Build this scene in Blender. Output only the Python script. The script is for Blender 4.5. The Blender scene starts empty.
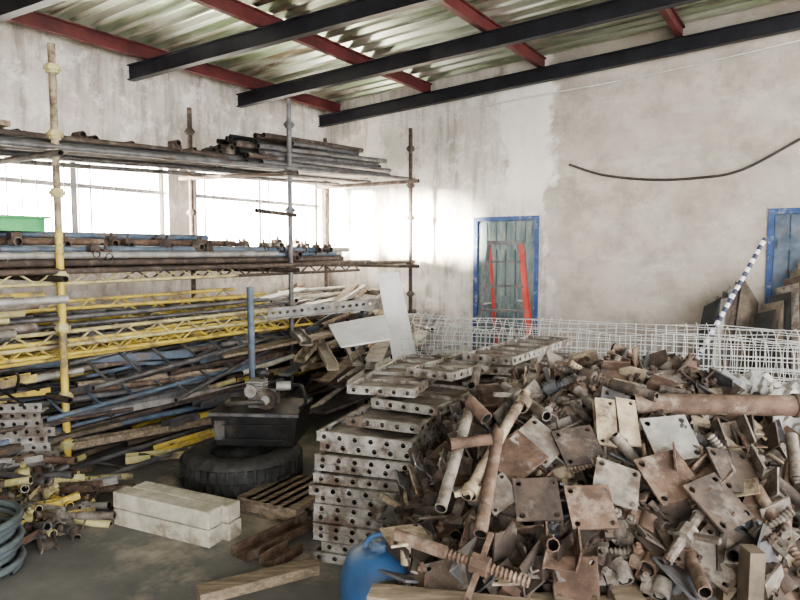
import bpy, math, random
from mathutils import Vector, Matrix, Euler
random.seed(7)
U=random.uniform
G=random.gauss
C0=Vector((-1.04,9.34,0)); YAW=math.radians(-32.83)
ROOM=Matrix.Translation(C0)@Matrix.Rotation(YAW,4,'Z')

# ---------------------------------------------------------------- materials
def rgb(c): return (c[0],c[1],c[2],1)
def mat(name,c1,c2,scale=6,rough=.7,metal=0.0,bump=.2,lo=.4,hi=.62,c3=None,s3=2.0,t3=(.55,.62),stretch=(1,1,1)):
    m=bpy.data.materials.new(name); m.use_nodes=True
    nt=m.node_tree; N=nt.nodes; Lk=nt.links
    b=N['Principled BSDF']; b.inputs['Roughness'].default_value=rough; b.inputs['Metallic'].default_value=metal
    tc=N.new('ShaderNodeTexCoord'); mp=N.new('ShaderNodeMapping'); mp.inputs['Scale'].default_value=stretch
    Lk.new(tc.outputs['Object'],mp.inputs['Vector'])
    n=N.new('ShaderNodeTexNoise'); n.inputs['Scale'].default_value=scale; n.inputs['Detail'].default_value=8; n.inputs['Roughness'].default_value=.65
    Lk.new(mp.outputs[0],n.inputs['Vector'])
    r=N.new('ShaderNodeValToRGB'); r.color_ramp.elements[0].position=lo; r.color_ramp.elements[0].color=rgb(c1)
    r.color_ramp.elements[1].position=hi; r.color_ramp.elements[1].color=rgb(c2)
    Lk.new(n.outputs['Fac'],r.inputs['Fac'])
    out=r.outputs['Color']
    if c3:
        n3=N.new('ShaderNodeTexNoise'); n3.inputs['Scale'].default_value=s3; n3.inputs['Detail'].default_value=6; n3.inputs['Roughness'].default_value=.7
        Lk.new(mp.outputs[0],n3.inputs['Vector'])
        r3=N.new('ShaderNodeValToRGB'); r3.color_ramp.elements[0].position=t3[0]; r3.color_ramp.elements[1].position=t3[1]
        Lk.new(n3.outputs['Fac'],r3.inputs['Fac'])
        mx=N.new('ShaderNodeMix'); mx.data_type='RGBA'
        Lk.new(r3.outputs['Color'],mx.inputs[0]); Lk.new(out,mx.inputs[6]); mx.inputs[7].default_value=rgb(c3)
        out=mx.outputs[2]
    Lk.new(out,b.inputs['Base Color'])
    if bump:
        bp=N.new('ShaderNodeBump'); bp.inputs['Strength'].default_value=bump; bp.inputs['Distance'].default_value=.01
        Lk.new(n.outputs['Fac'],bp.inputs['Height']); Lk.new(bp.outputs[0],b.inputs['Normal'])
    return m
RUST=mat('rust',(.07,.044,.032),(.15,.096,.068),12,.85,.05,.3,c3=(.23,.185,.145),s3=9,t3=(.52,.66))
RUST2=mat('dark_rust',(.035,.027,.023),(.085,.06,.046),10,.85,.05,.3,c3=(.17,.145,.12),s3=8,t3=(.55,.7))
GALV=mat('galvanised',(.22,.21,.195),(.36,.345,.325),9,.55,.3,.15,c3=(.15,.11,.08),s3=5,t3=(.52,.66))
GALVD=mat('galvanised_dark',(.07,.07,.077),(.16,.155,.155),9,.55,.3,.15,c3=(.09,.065,.05),s3=5,t3=(.54,.68))
BEIGE=mat('cement_dirty_steel',(.24,.195,.135),(.38,.32,.225),10,.85,0,.35,c3=(.12,.085,.06),s3=8,t3=(.47,.6))
GREYB=mat('cement_grey_steel',(.12,.105,.09),(.24,.212,.18),10,.85,0,.35,c3=(.085,.06,.045),s3=8,t3=(.46,.6))
YEL=mat('yellow_paint',(.45,.33,.06),(.55,.43,.11),8,.6,0,.1,c3=(.17,.13,.08),s3=6,t3=(.5,.62))
YELP=mat('pale_yellow',(.38,.33,.15),(.5,.45,.24),8,.6,0,.1,c3=(.18,.14,.1),s3=6,t3=(.5,.62))
BLUEG=mat('blue_grey_paint',(.06,.085,.12),(.12,.155,.2),8,.6,.1,.1,c3=(.13,.1,.08),s3=6,t3=(.54,.66))
BLACK=mat('black_paint',(.01,.01,.011),(.03,.028,.028),6,.5,.1,.05,c3=(.08,.065,.05),s3=7,t3=(.6,.75))
BEAM=mat('beam_black_paint',(.006,.006,.01),(.016,.017,.024),5,.5,.1,.05)
REDP=mat('red_oxide_paint',(.055,.008,.01),(.1,.015,.017),5,.6,0,.05)
RUBBER=mat('rubber',(.018,.018,.019),(.06,.058,.055),14,.6,0,.2)
WOOD=mat('weathered_wood',(.17,.13,.09),(.3,.24,.175),7,.85,0,.3,c3=(.11,.085,.06),s3=4,t3=(.5,.66),stretch=(1,6,6))
WOODL=mat('limed_timber',(.4,.37,.3),(.6,.56,.475),9,.85,0,.3,c3=(.24,.2,.145),s3=5,t3=(.52,.65))
WOODD=mat('dark_wood',(.06,.047,.036),(.14,.11,.08),7,.85,0,.3)
PANEL=mat('panel_steel_cement',(.2,.185,.165),(.42,.4,.365),13,.75,.1,.35,c3=(.12,.085,.065),s3=8,t3=(.47,.6))
PANELT=mat('panel_face',(.11,.09,.075),(.27,.235,.2),7,.75,.1,.35,c3=(.09,.065,.05),s3=4,t3=(.48,.62))
WHITE=mat('white_board',(.66,.65,.63),(.78,.77,.76),5,.7)
BLUEPL=mat('blue_plastic',(.015,.045,.11),(.03,.085,.19),5,.5,c3=(.16,.19,.22),s3=9,t3=(.56,.72))
DOORBLUE=mat('door_frame_blue',(.02,.05,.15),(.04,.085,.22),7,.6,c3=(.24,.26,.3),s3=9,t3=(.54,.66))
DOORG=mat('door_teal_grey',(.08,.12,.13),(.16,.2,.2),5,.6,c3=(.3,.32,.29),s3=4,t3=(.52,.7),stretch=(3,3,.6))
REDL=mat('ladder_red',(.33,.035,.025),(.42,.07,.05),5,.5)
GREENP=mat('green_paint',(.03,.22,.07),(.06,.32,.11),5,.5)
ALU=mat('aluminium',(.4,.4,.38),(.55,.55,.52),7,.4,.5)
WIRE=mat('galvanised_wire',(.5,.5,.49),(.66,.66,.64),8,.5,.2,0)
HOSE=mat('hose_dark',(.06,.075,.08),(.11,.13,.135),6,.6)
SHEET=mat('plastic_sheet_grey',(.17,.165,.155),(.32,.305,.285),6,.5)
CABLE=mat('cable_dark',(.03,.027,.024),(.07,.06,.055),5,.6)
CABLEW=mat('cable_white',(.6,.6,.58),(.7,.7,.68),5,.6)
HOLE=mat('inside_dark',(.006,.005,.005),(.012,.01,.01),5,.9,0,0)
FLOORM=mat('concrete_floor',(.1,.098,.096),(.2,.194,.182),2.2,.75,0,.25,lo=.35,hi=.7,c3=(.38,.34,.28),s3=.8,t3=(.5,.62))
ROOFM=mat('corrugated_roof',(.27,.34,.21),(.8,.84,.76),2.4,.28,.85,.08,lo=.38,hi=.6,c3=(.18,.15,.1),s3=2.0,t3=(.53,.64),stretch=(.22,3.2,1))  # greenish reflections are put into the base colour; brown rust and dirt streaks along ribs
WINF=mat('window_frame_grey',(.13,.13,.13),(.2,.2,.2),6,.6)

def wallmat(name,base1,base2,rend1,rend2,split):
    m=bpy.data.materials.new(name); m.use_nodes=True
    nt=m.node_tree; N=nt.nodes; Lk=nt.links
    b=N['Principled BSDF']; b.inputs['Roughness'].default_value=.92
    tc=N.new('ShaderNodeTexCoord')
    def noise(sc,det=8,st=(1,1,1),ro=.65,off=(0,0,0)):
        mp=N.new('ShaderNodeMapping'); mp.inputs['Scale'].default_value=st; mp.inputs['Location'].default_value=off; Lk.new(tc.outputs['Object'],mp.inputs['Vector'])
        n=N.new('ShaderNodeTexNoise'); n.inputs['Scale'].default_value=sc; n.inputs['Detail'].default_value=det; n.inputs['Roughness'].default_value=ro
        Lk.new(mp.outputs[0],n.inputs['Vector']); return n.outputs['Fac']
    def ramp(f,a,ca,bb,cb):
        r=N.new('ShaderNodeValToRGB'); r.color_ramp.elements[0].position=a; r.color_ramp.elements[0].color=rgb(ca)
        r.color_ramp.elements[1].position=bb; r.color_ramp.elements[1].color=rgb(cb); Lk.new(f,r.inputs['Fac']); return r.outputs['Color']
    def mix(f,a,bb,val=None):
        mx=N.new('ShaderNodeMix'); mx.data_type='RGBA'; Lk.new(f,mx.inputs[0])
        Lk.new(a,mx.inputs[6])
        if val: mx.inputs[7].default_value=rgb(val)
        else: Lk.new(bb,mx.inputs[7])
        return mx.outputs[2]
    A=ramp(noise(1.6),.38,base1,.62,base2)
    A=mix(ramp(noise(7,6,(1,1,.12)),.48,(0,0,0),.66,(.8,.8,.8)),A,None,(.24,.205,.17))
    A=mix(ramp(noise(4,12,(1,1,1),.75,(5,5,5)),.5,(0,0,0),.6,(.7,.7,.7)),A,None,(.7,.675,.635))
    A=mix(ramp(noise(2.6,12,(1,1,.6),.75,(2,9,1)),.56,(0,0,0),.64,(.7,.7,.7)),A,None,(.26,.225,.19))
    B=ramp(noise(1.1),.36,rend1,.64,rend2)
    B=mix(ramp(noise(1.6,14,(1,1,1),.78),.46,(0,0,0),.62,(.65,.65,.65)),B,None,(.235,.205,.175))
    B=mix(ramp(noise(2.0,14,(.6,1,1.5),.78,(7,3,2)),.54,(0,0,0),.68,(.5,.5,.5)),B,None,(.6,.57,.53))
    sep=N.new('ShaderNodeSeparateXYZ'); Lk.new(tc.outputs['Object'],sep.inputs[0])
    ma=N.new('ShaderNodeMath'); ma.operation='MULTIPLY_ADD'; Lk.new(noise(2.5,10),ma.inputs[0]); ma.inputs[1].default_value=1.0
    Lk.new(sep.outputs['X'],ma.inputs[2])
    mr=N.new('ShaderNodeMapRange'); Lk.new(ma.outputs[0],mr.inputs[0]); mr.inputs[1].default_value=split+.45; mr.inputs[2].default_value=split+.55
    col=mix(mr.outputs[0],A,B)
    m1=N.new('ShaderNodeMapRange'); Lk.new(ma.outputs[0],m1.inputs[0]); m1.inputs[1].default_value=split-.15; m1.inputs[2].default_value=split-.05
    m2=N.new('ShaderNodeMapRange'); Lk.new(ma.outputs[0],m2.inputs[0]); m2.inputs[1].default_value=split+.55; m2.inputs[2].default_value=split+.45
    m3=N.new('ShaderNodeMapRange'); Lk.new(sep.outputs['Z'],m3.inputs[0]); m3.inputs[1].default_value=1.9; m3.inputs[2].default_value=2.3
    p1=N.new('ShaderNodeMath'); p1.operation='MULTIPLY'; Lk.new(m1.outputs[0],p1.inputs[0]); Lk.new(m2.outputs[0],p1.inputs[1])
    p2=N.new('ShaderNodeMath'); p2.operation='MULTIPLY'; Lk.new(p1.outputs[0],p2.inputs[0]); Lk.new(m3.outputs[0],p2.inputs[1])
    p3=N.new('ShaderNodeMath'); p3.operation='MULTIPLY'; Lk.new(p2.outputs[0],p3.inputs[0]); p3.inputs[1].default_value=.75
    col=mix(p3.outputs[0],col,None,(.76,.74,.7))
    Lk.new(col,b.inputs['Base Color'])
    bp=N.new('ShaderNodeBump'); bp.inputs['Strength'].default_value=.5; bp.inputs['Distance'].default_value=.02
    Lk.new(noise(6,10),bp.inputs['Height']); Lk.new(bp.outputs[0],b.inputs['Normal'])
    return m
WALLR=wallmat('stained_plaster_right',(.46,.43,.39),(.62,.585,.545),(.345,.31,.27),(.48,.44,.395),3.3)
WALLL=wallmat('stained_plaster_left',(.36,.33,.295),(.54,.505,.465),(.4,.37,.34),(.56,.53,.5),50)

glass=bpy.data.materials.new('dusty_glass'); glass.use_nodes=True
nt=glass.node_tree; nt.nodes.clear()
o=nt.nodes.new('ShaderNodeOutputMaterial'); mx=nt.nodes.new('ShaderNodeMixShader'); tr=nt.nodes.new('ShaderNodeBsdfTransparent'); tl=nt.nodes.new('ShaderNodeBsdfTranslucent')
tl.inputs[0].default_value=(.9,.9,.88,1); nz=nt.nodes.new('ShaderNodeTexNoise'); nz.inputs['Scale'].default_value=3
mm=nt.nodes.new('ShaderNodeMath'); mm.operation='MULTIPLY'; mm.inputs[1].default_value=.4; nt.links.new(nz.outputs['Fac'],mm.inputs[0])
nt.links.new(mm.outputs[0],mx.inputs[0]); nt.links.new(tr.outputs[0],mx.inputs[1]); nt.links.new(tl.outputs[0],mx.inputs[2]); nt.links.new(mx.outputs[0],o.inputs[0])

STR=bpy.data.materials.new('striped_tape'); STR.use_nodes=True
nt=STR.node_tree; tc=nt.nodes.new('ShaderNodeTexCoord'); w=nt.nodes.new('ShaderNodeTexWave'); w.bands_direction='Z'; w.inputs['Scale'].default_value=3.2
r=nt.nodes.new('ShaderNodeValToRGB'); r.color_ramp.interpolation='CONSTANT'; r.color_ramp.elements[0].color=(.04,.05,.09,1); r.color_ramp.elements[1].position=.5; r.color_ramp.elements[1].color=(.7,.7,.72,1)
nt.links.new(tc.outputs['Object'],w.inputs['Vector']); nt.links.new(w.outputs['Fac'],r.inputs[0]); nt.links.new(r.outputs[0],nt.nodes['Principled BSDF'].inputs['Base Color'])

# ---------------------------------------------------------------- mesh builder
def perp(d):
    d=d.normalized(); a=Vector((0,0,1)) if abs(d.z)<.9 else Vector((1,0,0))
    x=d.cross(a).normalized(); y=d.cross(x).normalized(); return x,y
class MB:
    def __init__(s): s.v=[];s.f=[];s.m=[];s.sm=[];s.mats=[];s.M=Matrix.Identity(4)
    def mi(s,m):
        if m not in s.mats: s.mats.append(m)
        return s.mats.index(m)
    def add(s,vs,fs,m,smooth=False):
        o=len(s.v); i=s.mi(m)
        for p in vs: s.v.append(s.M@Vector(p))
        for f in fs: s.f.append([o+q for q in f]); s.m.append(i); s.sm.append(smooth)
    def hexa(s,p,m):
        s.add(p,[(3,2,1,0),(4,5,6,7),(0,1,5,4),(1,2,6,5),(2,3,7,6),(3,0,4,7)],m)
    def box(s,x0,x1,y0,y1,z0,z1,m):
        s.hexa([(x0,y0,z0),(x1,y0,z0),(x1,y1,z0),(x0,y1,z0),(x0,y0,z1),(x1,y0,z1),(x1,y1,z1),(x0,y1,z1)],m)
    def bar(s,p0,p1,w,h,m,up=Vector((0,0,1))):
        p0=Vector(p0);p1=Vector(p1);d=(p1-p0).normalized()
        x=d.cross(up); x=x.normalized() if x.length>1e-4 else Vector((1,0,0)); y=x.cross(d).normalized()
        a=x*w/2;b=y*h/2
        s.hexa([p0-a-b,p0+a-b,p1+a-b,p1-a-b,p0-a+b,p0+a+b,p1+a+b,p1-a+b],m)
    def channel(s,p0,p1,w,h,m,t=.006):
        p0=Vector(p0);p1=Vector(p1);d=(p1-p0).normalized();x=d.cross(Vector((0,0,1)));x=x.normalized() if x.length>1e-4 else Vector((1,0,0));y=x.cross(d)
        s.bar(p0,p1,w,t,m); s.bar(p0+x*(w/2)+y*h/2,p1+x*(w/2)+y*h/2,t,h,m); s.bar(p0-x*(w/2)+y*h/2,p1-x*(w/2)+y*h/2,t,h,m)
    def tube(s,p0,p1,r,m,n=10,hollow=True,r1=None):
        p0=Vector(p0);p1=Vector(p1);d=(p1-p0); 
        if d.length<1e-5: return
        L=d.length; x,y=perp(d); d.normalize(); r1=r if r1 is None else r1
        c=[(math.cos(2*math.pi*i/n),math.sin(2*math.pi*i/n)) for i in range(n)]
        ring=lambda p,rr:[p+x*(a*rr)+y*(b*rr) for a,b in c]
        q=[(i,(i+1)%n,n+(i+1)%n,n+i) for i in range(n)]
        qr=[tuple(reversed(f)) for f in q]
        s.add(ring(p0,r)+ring(p1,r1),qr,m,True)
        if hollow:
            ri=r*.8; dd=min(L*.4,.08)
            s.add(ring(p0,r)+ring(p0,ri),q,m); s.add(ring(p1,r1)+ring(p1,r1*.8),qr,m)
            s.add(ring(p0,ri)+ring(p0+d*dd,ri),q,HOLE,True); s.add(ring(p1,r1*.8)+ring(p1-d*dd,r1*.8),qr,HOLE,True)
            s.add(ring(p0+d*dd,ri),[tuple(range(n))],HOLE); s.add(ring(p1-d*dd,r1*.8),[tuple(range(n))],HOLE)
        else:
            s.add(ring(p0,r),[tuple(range(n))],m); s.add(ring(p1,r1),[tuple(reversed(range(n)))],m)
    def revolve(s,p0,d,prof,m,n=24,closed=False,smooth=True):
        p0=Vector(p0);d=Vector(d).normalized();x,y=perp(d);vs=[];fs=[]
        for t,r in prof:
            for i in range(n):
                a=2*math.pi*i/n; vs.append(p0+d*t+x*(r*math.cos(a))+y*(r*math.sin(a)))
        k=len(prof)
        for j in range(k if closed else k-1):
            j2=(j+1)%k
            for i in range(n): fs.append((j*n+i,j2*n+i,j2*n+(i+1)%n,j*n+(i+1)%n))
        s.add(vs,fs,m,smooth)
    def path(s,pts,r,m,n=6,closed=False):
        pts=[Vector(p) for p in pts];k=len(pts);vs=[];fs=[];px=None
        for i,p in enumerate(pts):
            if closed: t=pts[(i+1)%k]-pts[i-1]
            else: t=pts[min(i+1,k-1)]-pts[max(i-1,0)]
            t.normalize()
            if px is None: x,_=perp(t)
            else: x=(px-t*px.dot(t)).normalized()
            px=x; y=t.cross(x)
            for j in range(n):
                a=2*math.pi*j/n; vs.append(p+x*(r*math.cos(a))+y*(r*math.sin(a)))
        for i in range(k if closed else k-1):
            i2=(i+1)%k
            for j in range(n): fs.append((i*n+j,i*n+(j+1)%n,i2*n+(j+1)%n,i2*n+j))
        s.add(vs,fs,m,True)
    def perf(s,o,ax,ay,nx,ny,holes,hr,m,th=0.0):
        o=Vector(o);ax=Vector(ax);ay=Vector(ay);cx=ax/nx;cy=ay/ny;ux=ax.normalized();uy=ay.normalized();nn=ux.cross(uy)
        def side(off,flip):
            vs=[];fs=[]
            for i in range(nx):
                for j in range(ny):
                    c=o+cx*(i+.5)+cy*(j+.5)+off;b=len(vs)
                    if holes is None or (i,j) in holes:
                        for a,bb in [(-1,-1),(0,-1),(1,-1),(1,0),(1,1),(0,1),(-1,1),(-1,0)]: vs.append(c+cx*(a/2)+cy*(bb/2))
                        for q in range(8):
                            t=math.radians(225+45*q); vs.append(c+ux*(hr*math.cos(t))+uy*(hr*math.sin(t)))
                        for q in range(8): 
                            f=(b+q,b+(q+1)%8,b+8+(q+1)%8,b+8+q); fs.append(tuple(reversed(f)) if flip else f)
                    else:
                        for a,bb in [(-1,-1),(1,-1),(1,1),(-1,1)]: vs.append(c+cx*(a/2)+cy*(bb/2))
                        f=(b,b+1,b+2,b+3); fs.append(tuple(reversed(f)) if flip else f)
            s.add(vs,fs,m)
        side(Vector((0,0,0)),True)
        if th:
            side(nn*th,False)
            c=[o,o+ax,o+ax+ay,o+ay]
            s.add(c+[p+nn*th for p in c],[(0,1,5,4),(1,2,6,5),(2,3,7,6),(3,0,4,7)],m)
    def build(s,name,room=False,bevel=0,parent=None):
        me=bpy.data.meshes.new(name); me.from_pydata([tuple(p) for p in s.v],[],s.f)
        for m in s.mats: me.materials.append(m)
        me.polygons.foreach_set('material_index',s.m); me.polygons.foreach_set('use_smooth',s.sm); me.update()
        ob=bpy.data.objects.new(name,me); bpy.context.scene.collection.objects.link(ob)
        if room: ob.matrix_world=ROOM
        if bevel:
            b=ob.modifiers.new('bevel','BEVEL'); b.width=bevel; b.segments=2; b.limit_method='ANGLE'
        if parent: ob.parent=parent
        return ob
def TM(loc,yaw=0,pitch=0,roll=0): return Matrix.Translation(Vector(loc))@Euler((roll,pitch,yaw)).to_matrix().to_4x4()

# ---------------------------------------------------------------- room shell   local coords (s, -k, z)
KB=11; SE=12; SL=.056
m=MB(); m.box(-1,15,-16,1,-.1,0,FLOORM); m.build('floor',True)
m=MB()
def wl(k0,k1,z0,z1): m.box(-.2,0,-k1,-k0,z0,z1,WALLL)
W1=(2.69,5.7);W2=(.12,2.33);WZ=(1.6,2.55)
wl(-.2,KB,0,WZ[0]); wl(-.2,KB,WZ[1],3.62); wl(-.2,W2[0],*WZ); wl(W2[1],W1[0],*WZ); wl(W1[1],KB,*WZ)
m.build('wall_left',True)
m=MB()
def wr(s0,s1,z0,z1=None):
    a=z1 if z1 else 3.63+SL*s0; b=z1 if z1 else 3.63+SL*s1
    m.hexa([(s0,0,z0),(s1,0,z0),(s1,.2,z0),(s0,.2,z0),(s0,0,a),(s1,0,b),(s1,.2,b),(s0,.2,a)],WALLR)
D1=(2.33,3.17);D2=(5.5,6.4)
wr(-.2,D1[0],0); wr(D1[1],D2[0],0); wr(D2[1],SE,0); wr(*D1,2.0); wr(*D2,2.0)
m.build('wall_right',True)
m=MB(); m.box(-.2,6.5,-KB-.2,-KB,0,3.7,WALLL); m.build('wall_rear_sun_block',True)  # unseen wall added to block the low sun and narrow the rear opening
m=MB(); vs=[];fs=[];y=-KB-.3;prof=[(0,0),(.07,0),(.095,.055),(.175,.055)]
pts=[]
while y<.5:
    for dy,dz in prof: pts.append((y+dy,dz))
    y+=.2
for y,dz in pts:
    for s in (-.35,3,6,9,SE+.2): vs.append((s,y,3.625+SL*s+dz))
for i in range(len(pts)-1):
    for j in range(4): a=i*5+j; fs.append((a,a+1,a+6,a+5))
m.add(vs,fs,ROOFM); m.build('ceiling',True)
for i,(k,dl) in enumerate([(.14,0),(1.65,1.6),(3.11,4.5),(4.75,7),(6.5,7),(8.3,6),(10.2,3)]):
    m=MB(); td=math.tan(math.radians(dl))
    p=lambda s,dz:Vector((s,-k+s*td,3.38+SL*s+dz))
    m.bar(p(.0,.07),p(SE,.07),.08,.012,BEAM); m.bar(p(.0,-.07),p(SE,-.07),.08,.012,BEAM); m.bar(p(.0,0),p(SE,0),.03,.14,BEAM)
    m.build('roof_beam',True)
for s in [.25,1.7,3.2,4.66,6.15,7.6,9.1,10.6]:
    m=MB(); z=3.535+SL*s
    m.box(s-.03,s+.03,-KB,-.01,z-.065,z-.05,REDP); m.box(s-.03,s+.03,-KB,-.01,z+.05,z+.065,REDP); m.box(s-.008,s+.008,-KB,-.01,z-.05,z+.05,REDP)
    m.build('roof_purlin',True)
for i,(W,n) in enumerate(((W1,3),(W2,2))):
    m=MB(); k0,k1=W; z0,z1=WZ; x=-.12
    for z in (z0+.02,z1-.02,z0+.62): m.box(x-.02,x+.02,-k1,-k0,z-.02,z+.02,WINF)
    for j in range(n+1):
        k=k0+.02+(k1-k0-.04)*j/n; m.box(x-.03,x+.03,-k-.03,-k+.03,z0,z1,WINF)
    nb=int((k1-k0)/.13)
    for j in range(nb): 
        k=k0+(j+.5)*(k1-k0)/nb; m.tube((x+.05,-k,z0),(x+.05,-k,z1),.009,WINF,6,False)
    m.box(x-.004,x,-k1,-k0,z0,z1,glass)
    m.build('window_%d'%(i+1),True)
for i,(s0,s1) in enumerate((D1,D2)):
    m=MB()
    m.box(s0,s0+.05,-.02,.1,0,2.0,DOORBLUE); m.box(s1-.05,s1,-.02,.1,0,2.0,DOORBLUE); m.box(s0+.05,s1-.05,-.02,.1,1.95,2.0,DOORBLUE)
    DM=DOORG if i==0 else BLUEG
    m.box(s0+.05,s1-.05,.03,.07,0.01,1.95,DM)
    n=6; w=(s1-s0-.1)/n
    for j in range(n): m.box(s0+.05+j*w+.006,s0+.05+(j+1)*w-.006,.015,.035,.02,1.93,DM)
    for z in (.35,1.0,1.65): m.box(s0+.08,s1-.08,.0,.02,z-.05,z+.05,DM)
    m.tube((s1-.12,-.03,1.0),(s1-.12,.02,1.0),.02,ALU,10,False); m.bar((s1-.12,-.035,1.0),(s1-.24,-.035,1.0),.015,.02,ALU)
    m.build('door_%d'%(i+1),True)
def sag(ctrl,n=8):
    out=[]; P=[Vector(c) for c in ctrl]; P=[P[0]]+P+[P[-1]]
    for i in range(1,len(P)-2):
        for j in range(n):
            t=j/n; a,b,c,d=P[i-1],P[i],P[i+1],P[i+2]
            out.append(.5*((2*b)+(c-a)*t+(2*a-5*b+4*c-d)*t*t+(3*b-a-3*c+d)*t**3))
    out.append(P[-2]); return out
m=MB(); m.path(sag([(3.52,-.03,2.56),(3.9,-.03,2.42),(4.39,-.03,2.34),(4.85,-.03,2.33),(5.24,-.03,2.38),(5.7,-.03,2.62),(6.1,-.03,2.85)]),.014,CABLE,6); m.build('wall_hose',True)
m=MB(); m.path(sag([(1.0,-.06,3.3),(1.7,-.06,3.28),(3,-.06,3.35),(4.4,-.06,3.42),(5.7,-.06,3.54),(7,-.06,3.66)]),.007,CABLEW,5); m.build('wall_cable',True)

# ---------------------------------------------------------------- scaffold rack
m=MB()
ks=[.35,2.33,4.72,7.1]; sF=1.42; sB=.26
def zd(k): return 2.26+(4.7-k)*.042
for k in ks:
    kb=k if k!=2.33 else 2.6
    sf=1.62 if k==.35 else sF
    for s,kk in ((sf,k),(sB,kb)):
        c=RUST2 if s==sB or k==.35 else GALVD
        if k==4.72 and s==sF:
            m.tube((s,-kk,0),(s,-kk,1.75),.027,YEL); m.tube((s,-kk,1.75),(s,-kk,3.02),.025,BEIGE); c=YELP
        else: m.tube((s,-kk,0),(s,-kk,3.1),.025,c)
        for z in (.2,.55,1.05,1.42,2.0,2.4,2.85):
            m.revolve((s,-kk,z),(0,0,1),[(-.03,.026),(-.03,.04),(-.012,.042),(-.012,.055),(.012,.055),(.012,.042),(.03,.04),(.03,.026)],c,10,smooth=False)
    zt=zd(k)
    for z in (.55,1.4,zt):
        m.tube((sf+.15,-k-.05,z),(sB-.12,-kb-.05,z),.023,RUST2)
for s in (sF-.05,sB+.05,.84):
    se=s+.16 if s>1.3 else s
    m.tube((s,-7.3,zd(7)+.05),(se,-.12,zd(.1)+.05),.023,GALVD)
    m.tube((s,-7.3,1.45),(se,-.12,1.45),.023,RUST2)
m.tube((sF+.03,-2.28,1.95),(sF+.05,-2.85,1.97),.02,RUST2)
m.build('scaffold_rack',True)

def bundle(mb,k0,k1,s0,s1,zf,layers,r,mats,jk=.4,jy=.02,fill=.9,lmin=1.6):
    for l in range(layers):
        n=int((s1-s0)/(2.1*r)); 
        for i in range(n):
            if U(0,1)>fill: continue
            s=s0+(i+.5+.5*(l%2))*2.1*r+U(-.2,.2)*r
            if s>s1: continue
            a=k0+U(0,jk); b=k1-U(0,jk)
            a=max(.06,a)
            z0=zf(a)+r+l*1.85*r; z1=zf(b)+r+l*1.85*r; dy=G(0,jy)
            sa=min(1.37,s+dy);sb=min(1.37,s-dy)
            mb.tube((sa,-a,z0+U(0,.01)),(sb,-b,z1+U(0,.01)),r,random.choice(mats),8)
DK=[GALVD,RUST2,BLACK,BLACK,GALVD]
m=MB(); bundle(m,.2,2.9,.35,1.36,lambda k:zd(k)+.07,4,.028,DK,.5); bundle(m,.5,2.8,.5,1.36,lambda k:zd(k)+.29,2,.028,DK,.7,.06,.6)
bundle(m,2.6,7.2,.35,1.36,lambda k:zd(k)+.07,2,.026,DK,.8,.03,.6)
for i in range(34):
    k=U(.5,7);s=U(.8,1.36); m.box(s-.03,s+.03,-k-.05,-k+.05,zd(k)+.15,zd(k)+.19,RUST2); m.tube((s-.06,-k,zd(k)+.2),(s+.05,-k,zd(k)+.2),.03,RUST2,8)
m.build('scaffold_tube_bundle',True)
m=MB()
for i in range(4): 
    s=.4+i*.24; m.box(s,s+.22,-7.2,-5+U(-.2,.2),zd(5)+.18,zd(5)+.215,WOOD)
m.build('scaffold_board_stack',True)
MX=[GALVD,GALV,RUST,RUST2,GALVD,GREYB,BLUEG,RUST2]
m=MB(); bundle(m,.9,7.2,.34,1.37,lambda k:1.475,3,.027,MX,1.6,.04,.8); bundle(m,2.6,7.2,.5,1.37,lambda k:1.63,2,.027,MX,1.2,.05,.4)
for i in range(70):
    k=U(1.6,6.5);s=U(1.05,1.37);z=1.5+U(0,.16); m.tube((s-.05,-k,z),(s+.05,-k,z),.032,random.choice([RUST,RUST2,GREYB]),8); m.tube((s,-k,z-.05),(s,-k,z+.09),.012,RUST2,6,False); m.box(s-.03,s+.03,-k-.035,-k+.035,z+.02,z+.06,RUST2)
m.build('scaffold_tube_bundle',True)
m=MB(); m.box(1.0,1.3,-5.3,-4.75,1.73,1.82,GREENP); m.box(.95,1.35,-5.32,-4.73,1.82,1.835,GREENP); m.build('green_steel_tray',True)
m=MB(); 
for i in range(22): 
    s=U(1.5,2.0);z=1.02+U(0,.32);k=4.9+U(0,.5); m.tube((s,-k,z),(s+U(-.1,.1),-k-2,z+U(-.03,.03)),.027,random.choice([YELP,RUST2,GALV,YEL,GALVD,GREYB]),10)
for kk in (5.6,6.6): m.tube((1.4,-kk,1.0),(2.15,-kk,1.0),.024,RUST2); m.tube((2.1,-kk,0),(2.1,-kk,1.4),.024,RUST2)
m.build('scaffold_tube_bundle',True)

def ladder(mb,p0,p1,w,mt,step=.3,zig=True,r=.02,up=Vector((0,0,1))):
    p0=Vector(p0);p1=Vector(p1);d=p1-p0;L=d.length;d.normalize();x=d.cross(up).normalized()
    a=x*w/2; mb.tube(p0+a,p1+a,r,mt,8); mb.tube(p0-a,p1-a,r,mt,8)
    n=int(L/step)
    for i in range(n):
        q0=p0+d*(i+.5)*L/n; sg=1 if i%2 else -1
        if zig: mb.tube(p0+d*(i*L/n)+a*sg,p0+d*((i+1)*L/n)-a*sg,r*.55,mt,6,False)
        else: mb.tube(q0+a,q0-a,r*.6,mt,6,False)
m=MB()
for i in range(13):
    z=[.86,.97,.88,.99,.9,1.02,.84,.95,1.08,.78,1.1,.8,1.15][i]; s=1.36-.07*(i//2)-.02*(i%2)
    ladder(m,(s+G(0,.03),-1.9-U(0,.8),z+G(0,.02)),(s-.02,-5.4-U(0,.8),z+G(0,.03)),.1,[YEL,YELP,YEL,GALVD][i%4],.14,True,.016,up=Vector((1,0,.15*G(0,1))))
ladder(m,(1.37,-3.0,1.41),(1.37,-6.6,1.4),.09,YELP,.13,True,.015,up=Vector((1,0,0)))
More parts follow.
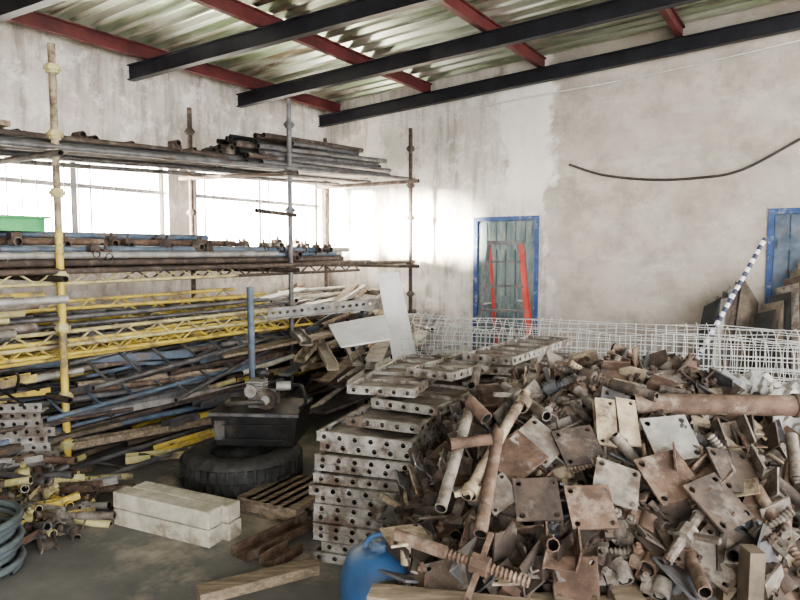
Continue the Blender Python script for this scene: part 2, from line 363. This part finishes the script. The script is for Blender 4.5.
ladder(m,(1.3,-1.0,1.40),(1.36,-4.2,1.4),.08,RUST2,.13,True,.015,up=Vector((1,0,0)))
m.build('lattice_girder_stack',True)
m=MB()
ladder(m,(1.2,-2.5,.8),(1.42,-4.6,.68),.3,GALVD,.28,False,up=Vector((.5,0,.8))); ladder(m,(1.15,-2.0,.62),(1.3,-4.9,.5),.36,BLUEG,.28,False,up=Vector((.4,0,.8)))
ladder(m,(1.62,-3.3,.05),(1.75,-5.0,.06),.34,GALVD,.28,False); ladder(m,(1.1,-2.5,1.1),(1.3,-5.2,1.12),.3,GALVD,.28,False)
ladder(m,(1.0,-1.2,.95),(1.42,-3.9,.45),.3,GALVD,.28,False,up=Vector((.5,0,.8)))
m.build('scaffold_ladder_stack',True)
m=MB(); LM=[GALVD,GALVD,GALVD,GALV,RUST,RUST2,RUST2,BLUEG,YEL,YELP,GREYB,WOOD,WOODD,GALVD,BLACK,BEIGE,BLACK]
for i in range(230):
    kc=U(1.2,6.2); s=U(.15,1.45); top=.85*(1-max(0,(s-1.0)/1.2)); z=U(.04,max(.1,top))
    L=U(.9,3.4); ya=G(0,.15); pi=G(0,.055); k0=kc-L/2;k1=kc+L/2
    if k0<.15: k1+=.15-k0; k0=.15
    a=Vector((s-math.sin(ya)*L/2,-k0,max(.04,z+pi*L/2)));b=Vector((s+math.sin(ya)*L/2,-k1,max(.04,z-pi*L/2)))
    lim=1.36 if max(a.z,b.z)>.3 else 1.6
    for p in (a,b): p.x=min(lim,max(.13,p.x))
    mt=random.choice(LM);q=U(0,1)
    if q<.5: m.tube(a,b,.026,mt,8)
    elif q<.7: m.channel(a,b,.1,.05,mt)
    elif q<.83: ladder(m,a,b,.2,mt,.25,False,.016,up=Vector((U(-1,1),0,U(.2,1))))
    else: m.bar(a,b,U(.08,.16),.03,mt)
m.build('scrap_steel_pile',True)
m=MB()
CM=[GALV,BEIGE,WOODL,GALV,RUST,WOODL,GALVD,WOOD,RUST2,GALVD,WOODD]
for i in range(120):
    k=U(.25,2.5); s=U(.4,2.3); z=U(.1,1.1*(1-max(0,(s-1.2)/2.2)))
    L=U(.6,2.2); ya=G(.3,.4); a=Vector((s-math.sin(ya)*L/2,-k+math.cos(ya)*L/2,z+G(.06,.05)*L));b=Vector((s+math.sin(ya)*L/2,-k-math.cos(ya)*L/2,z-.0))
    for p in (a,b): p.x=min(2.3,max(.13,p.x)); p.y=min(-.12,p.y); p.z=max(.04,p.z)
    mt=random.choice(CM);q=U(0,1)
    if q<.45: m.tube(a,b,.026,mt,8)
    elif q<.65: m.channel(a,b,.1,.05,mt)
    else: m.bar(a,b,U(.08,.2),.025,mt)
m.build('scrap_timber_and_tube_pile',True)

# ---------------------------------------------------------------- world-frame objects
m=MB(); m.perf((-1.42,6.35,.92),(1.35,.35,.1),(0,-.02,.1),20,1,None,.02,GALV,.006); m.perf((-1.42,6.35,.92),(1.35,.35,.1),(.03,-.1,0),20,1,None,.02,GALV,.006)
m.build('perforated_steel_channel')
m=MB(); m.hexa([(-.04,6.3,.36),(.2,6.22,.4),(.2,6.26,.4),(-.04,6.34,.36),(-.23,6.5,1.36),(-.01,6.44,1.38),(-.01,6.48,1.38),(-.23,6.54,1.36)],WHITE); m.build('white_panel_board')
m=MB(); m.hexa([(-.7,6.3,.86),(-.53,5.8,.72),(-.08,5.9,.78),(-.15,6.4,.95),(-.7,6.3,.875),(-.53,5.8,.735),(-.08,5.9,.795),(-.15,6.4,.965)],WHITE); m.build('white_panel_board')
m=MB(); m.tube((-1.28,5.6,0),(-1.3,5.62,1.28),.03,BLUEG,12); m.perf((-1.36,5.52,0),(.16,0,0),(0,.16,0),1,1,set(),.01,BLUEG,.008); m.build('steel_prop')

m=MB(); c=(-1.09,4.4,.0)
prof=[(.02,.22),(.0,.27),(.0,.34),(.035,.385),(.09,.4),(.16,.4),(.215,.385),(.25,.34),(.25,.27),(.23,.22),(.2,.225),(.2,.3),(.05,.3),(.05,.225)]
m.revolve(c,(0,0,1),prof,RUBBER,48,True)
for rr in (.3,.325): m.revolve(c,(0,0,1),[(.249,rr-.006),(.256,rr),(.249,rr+.006)],RUBBER,48)
for i in range(44):
    a=2*math.pi*i/44
    for (za,zb,off) in ((.05,.12,0),(.135,.2,.07)):
        a2=a+off; r0,r1=.396,.413; w=.045
        p=[]
        for rr in (r0,r1):
            for (da,zz) in ((-w,za),(w,za),(w,zb),(-w,zb)):
                p.append((c[0]+rr*math.cos(a2+da),c[1]+rr*math.sin(a2+da),zz))
        m.hexa([p[0],p[1],p[5],p[4],p[3],p[2],p[6],p[7]],RUBBER)
m.build('truck_tyre')
m=MB(); m.M=TM((-.98,4.58,.255),-.08)
m.hexa([(-.27,-.2,0),(.27,-.2,0),(.27,.2,0),(-.27,.2,0),(-.3,-.23,.22),(.3,-.23,.22),(.3,.23,.22),(-.3,.23,.22)],BLACK)
m.box(-.31,.31,-.24,.24,.22,.24,BLACK); m.box(-.315,.315,-.245,-.24,.215,.235,GALVD)
m.box(-.22,.22,-.243,-.22,.05,.06,BLACK); m.box(-.22,.22,-.243,-.22,.15,.16,BLACK)
m.box(-.27,-.2,-.24,-.22,.05,.18,GALVD)
m.M=m.M@TM((0,0,-.022))
m.box(-.08,.1,-.09,.09,.262,.36,GALVD); m.tube((-.12,0,.34),(-.05,0,.34),.05,RUST)
for i in range(5): m.box(-.1,.02,-.07,.07,.36+i*.018,.37+i*.018,GALV)
m.tube((-.06,-.1,.38),(-.06,.1,.38),.045,GALV,14,False); m.tube((.06,-.14,.33),(.06,-.09,.33),.07,RUST2,18,False); m.tube((.06,-.145,.33),(.06,-.09,.33),.03,GALV,12,False)
m.tube((.1,0,.4),(.2,.02,.4),.035,GALV,12); m.tube((-.02,.05,.36),(-.02,.05,.5),.015,RUST2,8); m.revolve((-.02,.05,.46),(0,0,1),[(0,0.001),(0,.05),(.05,.05),(.06,.03),(.06,.001)],BLACK,16)
m.path(sag([(.2,.02,.4),(.28,0,.4),(.32,-.05,.3),(.3,-.12,.27)]),.015,BLACK,6)
m.path(sag([(.12,-.08,.3),(-.05,-.18,.32),(-.2,-.15,.3),(-.27,.05,.28)]),.02,CABLE,6)
m.build('petrol_engine_on_tank')
m=MB(); m.M=TM((-1.28,3.62,0),math.atan2(-.31,.65))
for j in range(2):
    for l in range(2):
        o=U(-.03,.03); m.box(-.36+o,.36+o,-.108+j*.112,-.003+j*.112,l*.101,l*.101+.096,WOODL)
m.build('timber_beam_stack',bevel=.006)
def pallet(mb,L,W,mt,z=0,h=.14):
    for j in range(3):
        y=-W/2+j*(W-.09)/2; mb.box(-L/2,L/2,y,y+.09,z+.02,z+h-.022,mt)
    n=6
    for i in range(n):
        x=-L/2+i*(L-.1)/(n-1); mb.box(x,x+.1,-W/2,W/2,z+h-.021,z+h,mt)
    for i in range(3):
        x=-L/2+i*(L-.1)/2; mb.box(x,x+.1,-W/2,W/2,z,z+.019,mt)
m=MB(); m.M=TM((-.68,3.98,0),-.5); pallet(m,.45,.5,WOOD,0,.1); m.build('wooden_pallet')
m=MB(); m.channel((-.83,3.25,.01),(-.5,3.7,.01),.12,.05,RUST,.008); m.channel((-.67,3.16,.01),(-.56,3.34,.01),.1,.05,RUST,.008); m.build('steel_channel')
m=MB(); m.bar((-.92,2.85,.03),(-.42,3.13,.03),.1,.05,WOOD); m.build('timber_plank')
m=MB(); m.channel((-1.9,4.95,.02),(-1.35,5.3,.12),.12,.05,YEL,.006); m.build('yellow_steel_channel')
m=MB(); m.channel((-2.05,4.75,.02),(-1.55,4.95,.02),.1,.05,YELP,.006); m.build('yellow_steel_channel')

def panel(mb,L,W,H,m1,m2):
    nx=int(L/.075);ny=int(W/.075)
    mb.perf((0,0,0),(L,0,0),(0,0,H),nx,1,None,.013,m1,.0); mb.perf((0,W,0),(L,0,0),(0,0,H),nx,1,None,.013,m1)
    mb.perf((0,0,0),(0,W,0),(0,0,H),ny,1,None,.013,m1); mb.perf((L,0,0),(0,W,0),(0,0,H),ny,1,None,.013,m1)
    for z in (0,H-.004):
        mb.box(-.002,L+.002,-.002,.02,z,z+.004,m1);mb.box(-.002,L+.002,W-.02,W+.002,z,z+.004,m1)
        mb.box(-.002,.02,.02,W-.02,z,z+.004,m1);mb.box(L-.02,L+.002,.02,W-.02,z,z+.004,m1)
    mb.box(.015,L-.015,.015,W-.015,H*.45,H*.5,m2)
    for i in range(1,5): mb.box(L*i/5-.004,L*i/5+.004,.004,W-.004,.004,H-.006,m1)
def pstack(m,loc,yaw,n,L,W,H,j=.02,jy=.02,start=0,mats=(PANEL,PANELT)):
    for i in range(n):
        m.M=TM((loc[0]+U(-j,j),loc[1]+U(-j,j),start+i*(H+.004)),yaw+G(0,jy)); panel(m,L+U(-.05,.02),W,H,*mats)
H=.048
yl=math.atan2(.95,.31)
m=MB(); pstack(m,(.06,3.1),yl,13,1.45,.52,H,.03,.035)
zt=13*(H+.004)
for i,(x,y,yw,L,W,dz) in enumerate([(.1,3.2,yl-.1,1.5,.42,0),(.2,3.35,yl-.22,1.4,.42,.052),(.08,3.55,yl+.02,1.2,.4,.104),(.3,3.75,yl-.3,1.1,.32,.156)]):
    m.M=TM((x,y,zt+dz+.002),yw); panel(m,L,W,H,PANEL,PANELT)
m.build('formwork_panel_stack')
m=MB(); pstack(m,(.86,3.78),yl-.2,15,1.25,.56,H,.03,.04)
for i in range(3):
    m.M=TM((.9-.1*i,3.8+.1*i,15*(H+.004)+i*.052),yl+U(-.5,.1)); panel(m,1.1,.35,H,PANEL,PANELT)
m.build('formwork_panel_stack')

# ---------------------------------------------------------------- heap of fittings
for j,(x,y,w,yw) in enumerate([(.5,2.62,1.1,-.06),(1.5,2.75,.75,.05)]):
    m=MB()
    for l in range(3): m.M=TM((x+U(-.02,.02),y,l*.145),yw+U(-.03,.03)); pallet(m,w,1.05,WOOD)
    m.build('wooden_pallet_stack')
def sm(t): t=max(0,min(1,t)); return t*t*(3-2*t)
def hz(x,y):
    f=max(0,min(1,(y-2.1)/1.0)); back=sm((3.95-y)/.7)
    side=sm((x+.3)/1.25)*sm((2.1-x)/.7)
    return .45+.56*(f**.95)*back*side
m=MB()
vs=[];fs=[];nx,ny=40,36
for j in range(ny+1):
    for i in range(nx+1):
        x=.0+1.8*i/nx;y=2.2+1.6*j/ny; vs.append((x,y,hz(x,y)-.09+U(-.025,.025)))
for j in range(ny):
    for i in range(nx): a=j*(nx+1)+i; fs.append((a,a+1,a+nx+2,a+nx+1))
m.add(vs,fs,RUST2)
HM=[RUST,RUST,RUST,RUST2,RUST2,BEIGE,GREYB,GREYB,GREYB,GALVD,RUST2]
def base_plate(mb,a,mt,spig=True):
    mb.perf((-a/2,-a/2,0),(a,0,0),(0,a,0),4,4,{(0,0),(3,0),(0,3),(3,3)},.012*a/.18,mt,.009)
    if spig: mb.tube((0,0,0),(0,0,-.1),.02,mt,8)
def jack(mb,L,mt):
    pr=[];t=0
    while t<L*.6: pr+= [(t,.015),(t+.007,.02),(t+.014,.015)]; t+=.015
    mb.revolve((0,0,0),(1,0,0),pr,mt,8,smooth=False); mb.tube((L*.6,0,0),(L,0,0),.024,mt,8)
    mb.M=mb.M@Matrix.Translation((L*.35,0,0)); mb.revolve((0,0,0),(1,0,0),[(-.03,.018),(-.03,.035),(.03,.035),(.03,.018)],mt,8,smooth=False); mb.bar((0,-.12,0),(0,.12,0),.018,.018,mt)
def coupler(mb,mt):
    mb.tube((-.03,0,0),(.03,0,0),.034,mt,10); mb.box(-.03,.03,.02,.06,-.02,.02,mt); mb.tube((0,.05,-.05),(0,.05,.06),.009,mt,6,False)
    mb.tube((0,-.02,-.045),(0,.03,-.045),.032,mt,10); mb.revolve((0,.05,.03),(0,0,1),[(0,.009),(0,.018),(.015,.018),(.015,.009)],mt,6,smooth=False)
def uhead(mb,mt):
    mb.box(-.06,.06,-.06,.06,0,.008,mt); mb.box(-.06,.06,-.06,-.052,.008,.1,mt); mb.box(-.06,.06,.052,.06,.008,.1,mt); mb.tube((0,0,0),(0,0,-.18),.02,mt,8)
def wedge(mb,mt): mb.box(-.1,.1,-.02,.02,-.004,.004,mt); mb.box(.06,.1,-.04,.04,-.01,.01,mt)
def hook(mb,mt): mb.path(sag([(-.12,0,0),(0,.0,.0),(.08,.02,0),(.1,.06,0),(.06,.08,0)],5),.009,mt,6)
def rnd_on(x,y,dz=0,tilt=.6):
    e=.05; n=Vector((hz(x-e,y)-hz(x+e,y),hz(x,y-e)-hz(x,y+e),2*e)).normalized()
    n=(n+Vector((G(0,tilt*.5),G(-.1,tilt*.5),0))).normalized()
    q=Vector((0,0,1)).rotation_difference(n).to_matrix().to_4x4()
    return Matrix.Translation((x,y,hz(x,y)+dz))@q@Matrix.Rotation(U(0,6.28),4,'Z')
for i in range(760):
    x=U(.0,1.85);y=U(2.12,3.6)
    if x<.25 and y>2.9: continue
    m.M=rnd_on(x,y,U(-.07,.025),.8);q=U(0,1);mt=random.choice(HM)
    if q<.24: base_plate(m,U(.1,.19),mt)
    elif q<.36: m.M=m.M@TM((-.2,0,0)); jack(m,U(.35,.5),mt)
    elif q<.62: coupler(m,mt)
    elif q<.76: uhead(m,mt)
    elif q<.86: wedge(m,mt)
    elif q<.95: hook(m,mt)
    else: m.box(-U(.08,.15),U(.08,.15),-.04,.04,-.003,.003,mt)
def face(x,y,z,a,mt,tilt=(0,0),yaw=0,b=None,spig=True,dz=.06):
    n=Vector((tilt[0],-.75+tilt[1],.8)).normalized()
    q=Vector((0,0,1)).rotation_difference(n).to_matrix().to_4x4()
    m.M=Matrix.Translation((x,y-.03,z+dz))@q@Matrix.Rotation(yaw,4,'Z')
    if b: m.perf((-a/2,-b/2,0),(a,0,0),(0,b,0),2,6,{(0,0),(1,5)},.01,mt,.012); m.box(-a*.5,-a*.42,-b/2,b/2,-.03,0,mt)
    else: base_plate(m,a,mt,spig)
face(1.11,2.64,.77,.2,GALV,(.05,0),.15); face(.86,2.70,.82,.085,BEIGE,(.05,-.1),-.12,.22); face(.95,2.70,.82,.085,BEIGE,(.15,-.1),-.05,.22)
face(.69,2.32,.61,.165,RUST,(0,.0),.03); face(.503,2.35,.627,.165,RUST2,(-.1,0),-.05); face(.37,2.4,.63,.12,GREYB,(-.3,-.2),.4)
face(.813,2.418,.66,.17,GREYB,(.1,0),-.3); face(1.025,2.45,.675,.2,RUST,(.1,0.1),.35); face(.46,2.55,.72,.18,RUST,(-.3,.1),.5); face(.564,2.62,.76,.18,GREYB,(.2,.15),.9)
face(1.16,2.34,.62,.2,RUST2,(.3,.2),.6); face(1.3,2.5,.68,.19,RUST2,(.35,.1),.2); face(.72,2.6,.75,.17,RUST2,(0,.1),.2)
m.M=Matrix.Identity(4)
m.tube((.305,2.76,.93),(.147,2.28,.67),.023,GREYB,12); m.tube((.56,2.85,.97),(.243,2.32,.70),.022,BEIGE,12); m.tube((.40,2.6,.86),(.2775,2.18,.62),.025,RUST,12)
m.tube((.3,2.74,.95),(.36,2.66,.9),.03,RUST,10); m.tube((.2,2.5,.84),(.36,2.5,.86),.022,RUST,10)
m.tube((.545,2.80,.945),(.52,2.76,.925),.034,BEIGE,10); m.tube((.27,2.36,.715),(.255,2.335,.70),.034,BEIGE,10); m.bar((.2,2.34,.7),(.32,2.36,.72),.02,.02,BEIGE)
def jk(a,b,mt):
    a=Vector(a);b=Vector(b);d=b-a; m.M=Matrix.Translation(a)@Vector((1,0,0)).rotation_difference(d.normalized()).to_matrix().to_4x4(); jack(m,d.length,mt)
jk((.42,2.02,.53),(-.02,2.22,.6),RUST); jk((.9,2.12,.55),(1.2,2.4,.7),GREYB); jk((.75,3.1,1.04),(1.1,2.75,.97),RUST2); jk((.5,3.1,.95),(.62,2.7,.9),GREYB)
m.M=TM((.02,2.25,.58),.3); base_plate(m,.15,BEIGE)
m.build('scaffold_fittings_pile')
m=MB(); m.tube((1.02,2.8,.93),(1.76,2.76,.93),.045,RUST,24); m.tube((1.70,2.765,.93),(1.76,2.76,.93),.052,RUST2,24); m.build('rusty_steel_pipe')
m=MB(); m.bar((1.15,2.06,.0),(1.16,2.07,.62),.05,.07,WOODD,up=Vector((0,1,0))); m.build('timber_post')
m=MB(); m.bar((-.1,2.09,.45),(.42,1.99,.45),.09,.04,WOOD); m.bar((-.08,2.06,.2),(.42,1.96,.2),.09,.04,WOOD);  m.build('timber_plank')
m=MB(); m.revolve((-.07,2.36,-.0),(0,0,1),[(0,.0),(0,.13),(.02,.15),(.2,.155),(.21,.15),(.23,.155),(.38,.155),(.46,.13),(.49,.06),(.49,.04),(.51,.04),(.51,.001)],BLUEPL,32); 
m.path([(-.07+.06*math.cos(a),2.36,.49+.05*math.sin(a)) for a in [i*math.pi/8 for i in range(9)]],.01,BLUEPL); m.build('blue_plastic_drum')

def roll(name,p0,p1,r,seed):
    m=MB(); p0=Vector(p0);p1=Vector(p1);d=p1-p0;L=d.length;d.normalize();x,y=perp(d)
    n=14; rr=lambda t,a: r*(1+.08*math.sin(3*a+t*2+seed)+.05*math.sin(t*4+seed))
    for i in range(n):
        a=2*math.pi*i/n; m.path([p0+d*t*L/10+x*(rr(t,a)*math.cos(a))+y*(rr(t,a)*math.sin(a)) for t in range(11)],.0034,WIRE,4)
    k=int(L/.075)
    for j in range(k+1):
        t=10*j/k; m.path([p0+d*L*j/k+x*(rr(t,a)*math.cos(a))+y*(rr(t,a)*math.sin(a)) for a in [2*math.pi*q/14 for q in range(14)]],.0034,WIRE,4,True)
    m.build(name)
roll('wire_mesh_roll',(.08,6.0,.8),(3.6,4.75,.79),.2,0)
roll('wire_mesh_roll',(.35,5.5,.77),(3.7,4.25,.77),.19,1.5)
for (x,y) in ((.95,5.4),(2.1,5.0),(3.1,4.6)):
    m=MB()
    for l in range(4): m.M=TM((x,y,l*.143),-.37+U(-.03,.03)); pallet(m,.9,.95,WOODD)
    m.build('wooden_pallet_stack')
m=MB();vs=[];fs=[];n=30
for j in range(n+1):
    for i in range(n+1):
        u=i/n;v=j/n; x=1.55+.95*u;y=3.35+.7*v; z=.76+.05*math.sin(9*u+3*v)+.05*math.sin(14*v-5*u)+U(-.022,.022)-.3*max(0,abs(v-.5)-.35)*2; vs.append((x,y,z))
for j in range(n):
    for i in range(n): a=j*(n+1)+i; fs.append((a,a+1,a+n+2,a+n+1))
m.add(vs,fs,SHEET); m.build('plastic_sheet')
m=MB()
for l in range(4): m.M=TM((2.05,3.72,l*.143),.0); pallet(m,.8,.6,WOODD)
m.build('wooden_pallet_stack')

m=MB(); m.M=TM((1.15,7.15,0),-.25)
def st(a,b,c,w=.05): m.bar(a,b,w,.025,c,up=Vector((0,1,0)))
st((-.34,-.3,0),(-.17,0,1.68),GALVD,.04); st((.34,-.3,0),(.17,0,1.68),REDL,.05)
st((-.1,.42,0),(-.17,.06,1.66),REDL,.035); st((.36,.42,0),(.18,.06,1.66),REDL,.035)
for i in range(6):
    t=(i+.6)/6.4; w=.33-.16*t; m.box(-w,w,-.3+.3*t-.04,-.3+.3*t+.04,1.68*t-.01,1.68*t+.012,GALVD)
m.box(-.19,.19,-.06,.1,1.66,1.7,GALVD); m.bar((-.13,.25,.5),(.3,.25,.5),.03,.02,REDL); m.bar((-.24,.0,1.0),(-.14,.25,1.0),.01,.015,ALU)
m.build('stepladder')
m=MB(); m.tube((0,0,0),(0,0,1.97),.022,STR,10); ob=m.build('striped_pole')
d=Vector((3.5,6.25,1.72))-Vector((2.5,6.05,0.02)); ob.rotation_mode='QUATERNION'; ob.rotation_quaternion=Vector((0,0,1)).rotation_difference(d.normalized()); ob.location=(2.5,6.05,.02)
m=MB()
for i in range(7):
    x=2.96+.06*i; m.hexa([(x-.35,6.0-.02*i,.0),(x-.15,5.95-.02*i,.0),(x-.13,5.97-.02*i,.0),(x-.33,6.03-.02*i,.0),(x+.0,6.3,1.05+.05*i),(x+.14,6.25,1.15-.01*i),(x+.15,6.27,1.15-.01*i),(x+.01,6.33,1.05+.05*i)],[BLACK,GALV,WOODD,BLACK,GALVD,RUST2,WOODD][i])
m.build('leaning_board_stack')
m=MB()
for i in range(8):
    x=3.36+.065*i; m.hexa([(x-.25,5.75-.03*i,0),(x-.08,5.62-.03*i,0),(x-.07,5.64-.03*i,0),(x-.24,5.77-.03*i,0),(x-.02,6.1,1.0+.08*i),(x+.1,5.95,1.06+.08*i),(x+.11,5.97,1.06+.08*i),(x-.01,6.12,1.0+.08*i)],[BLACK,WOODD,BLACK,GREYB,RUST2,WOODD,WOOD,RUST2][i])
m.build('leaning_board_stack')
m=MB(); pts=[]
for i in range(8*24):
    a=2*math.pi*i/24; t=i/24; r=.23+.02*math.sin(t*2.1)+.012*math.sin(a*2); pts.append((-2.13+r*math.cos(a),3.05+r*math.sin(a),.03+.036*t))
m.path(pts,.019,HOSE,8); m.build('hose_coil')
m=MB()
def scat(mb,n,x0,x1,y0,y1,hmax,mats):
    for i in range(n):
        x=U(x0,x1);y=U(y0,y1);hm=hmax*max(0.08,1-(x-x0)/(x1-x0)); z=U(.03,.03+hm)
        mb.M=TM((x,y,z),U(0,6.28),G(0,.15),G(0,.3));q=U(0,1);mt=random.choice(mats)
        if q<.4: L=U(.12,.35); mb.tube((-L,0,0),(L,0,0),.024,mt,10)
        elif q<.78: coupler(mb,mt)
        elif q<.9: mb.channel((-.3,0,0),(.3,0,0),.08,.04,mt)
        else: jack(mb,.5,mt)
scat(m,170,-2.9,-1.9,3.55,4.2,.3,[YEL,YELP,GALV,GREYB,GALVD,RUST,GREYB,YELP]); 
m.build('scaffold_coupler_pile')
m=MB(); 
for i in range(8):
    z=.12+.055*i; o=U(-.08,.08)
    m.M=Matrix.Identity(4); m.perf((-3.4+o,4.2,z),(1.0,.15,0),(0,0,.06),14,1,None,.014,random.choice([GALV,GREYB,PANEL]),.006); m.bar((-3.4+o,4.2+.05,z+.0),(-2.4+o,4.35+.05,z),.1,.008,GALV)
scat(m,60,-3.4,-2.4,4.2,4.9,.7,[GALVD,RUST2,RUST,YELP,GALV])
m.M=Matrix.Identity(4)
for i in range(8):
    m.path(sag([(U(-3.3,-2.4),U(4.3,4.9),U(.5,.8)) for j in range(6)]),.01,BLACK,5)
m.build('perforated_channel_pile')

# ---------------------------------------------------------------- light
w=bpy.data.worlds.new('world'); bpy.context.scene.world=w; w.use_nodes=True
bg=w.node_tree.nodes['Background']; bg.inputs[0].default_value=(.97,.98,1,1); bg.inputs[1].default_value=11.5
n=Vector((.84,-.542,0)); u=Vector((.542,.84,0))
d=(u+.40*n+Vector((0,0,-.07))).normalized()
sl=bpy.data.lights.new('sun','SUN'); sl.energy=750; sl.angle=.16; sl.color=(1,.9,.74); so=bpy.data.objects.new('sun',sl); bpy.context.scene.collection.objects.link(so)
so.rotation_mode='QUATERNION'; so.rotation_quaternion=Vector((0,0,-1)).rotation_difference(d)
try: bpy.context.scene.view_settings.look='AgX - Medium High Contrast'
except Exception as e: print(e)
cam=bpy.data.cameras.new('camera'); cam.sensor_width=36; cam.lens=29.25; co=bpy.data.objects.new('camera',cam); bpy.context.scene.collection.objects.link(co)
co.location=(0,0,1.6); co.rotation_euler=(math.radians(90-4.4),0,0); bpy.context.scene.camera=co
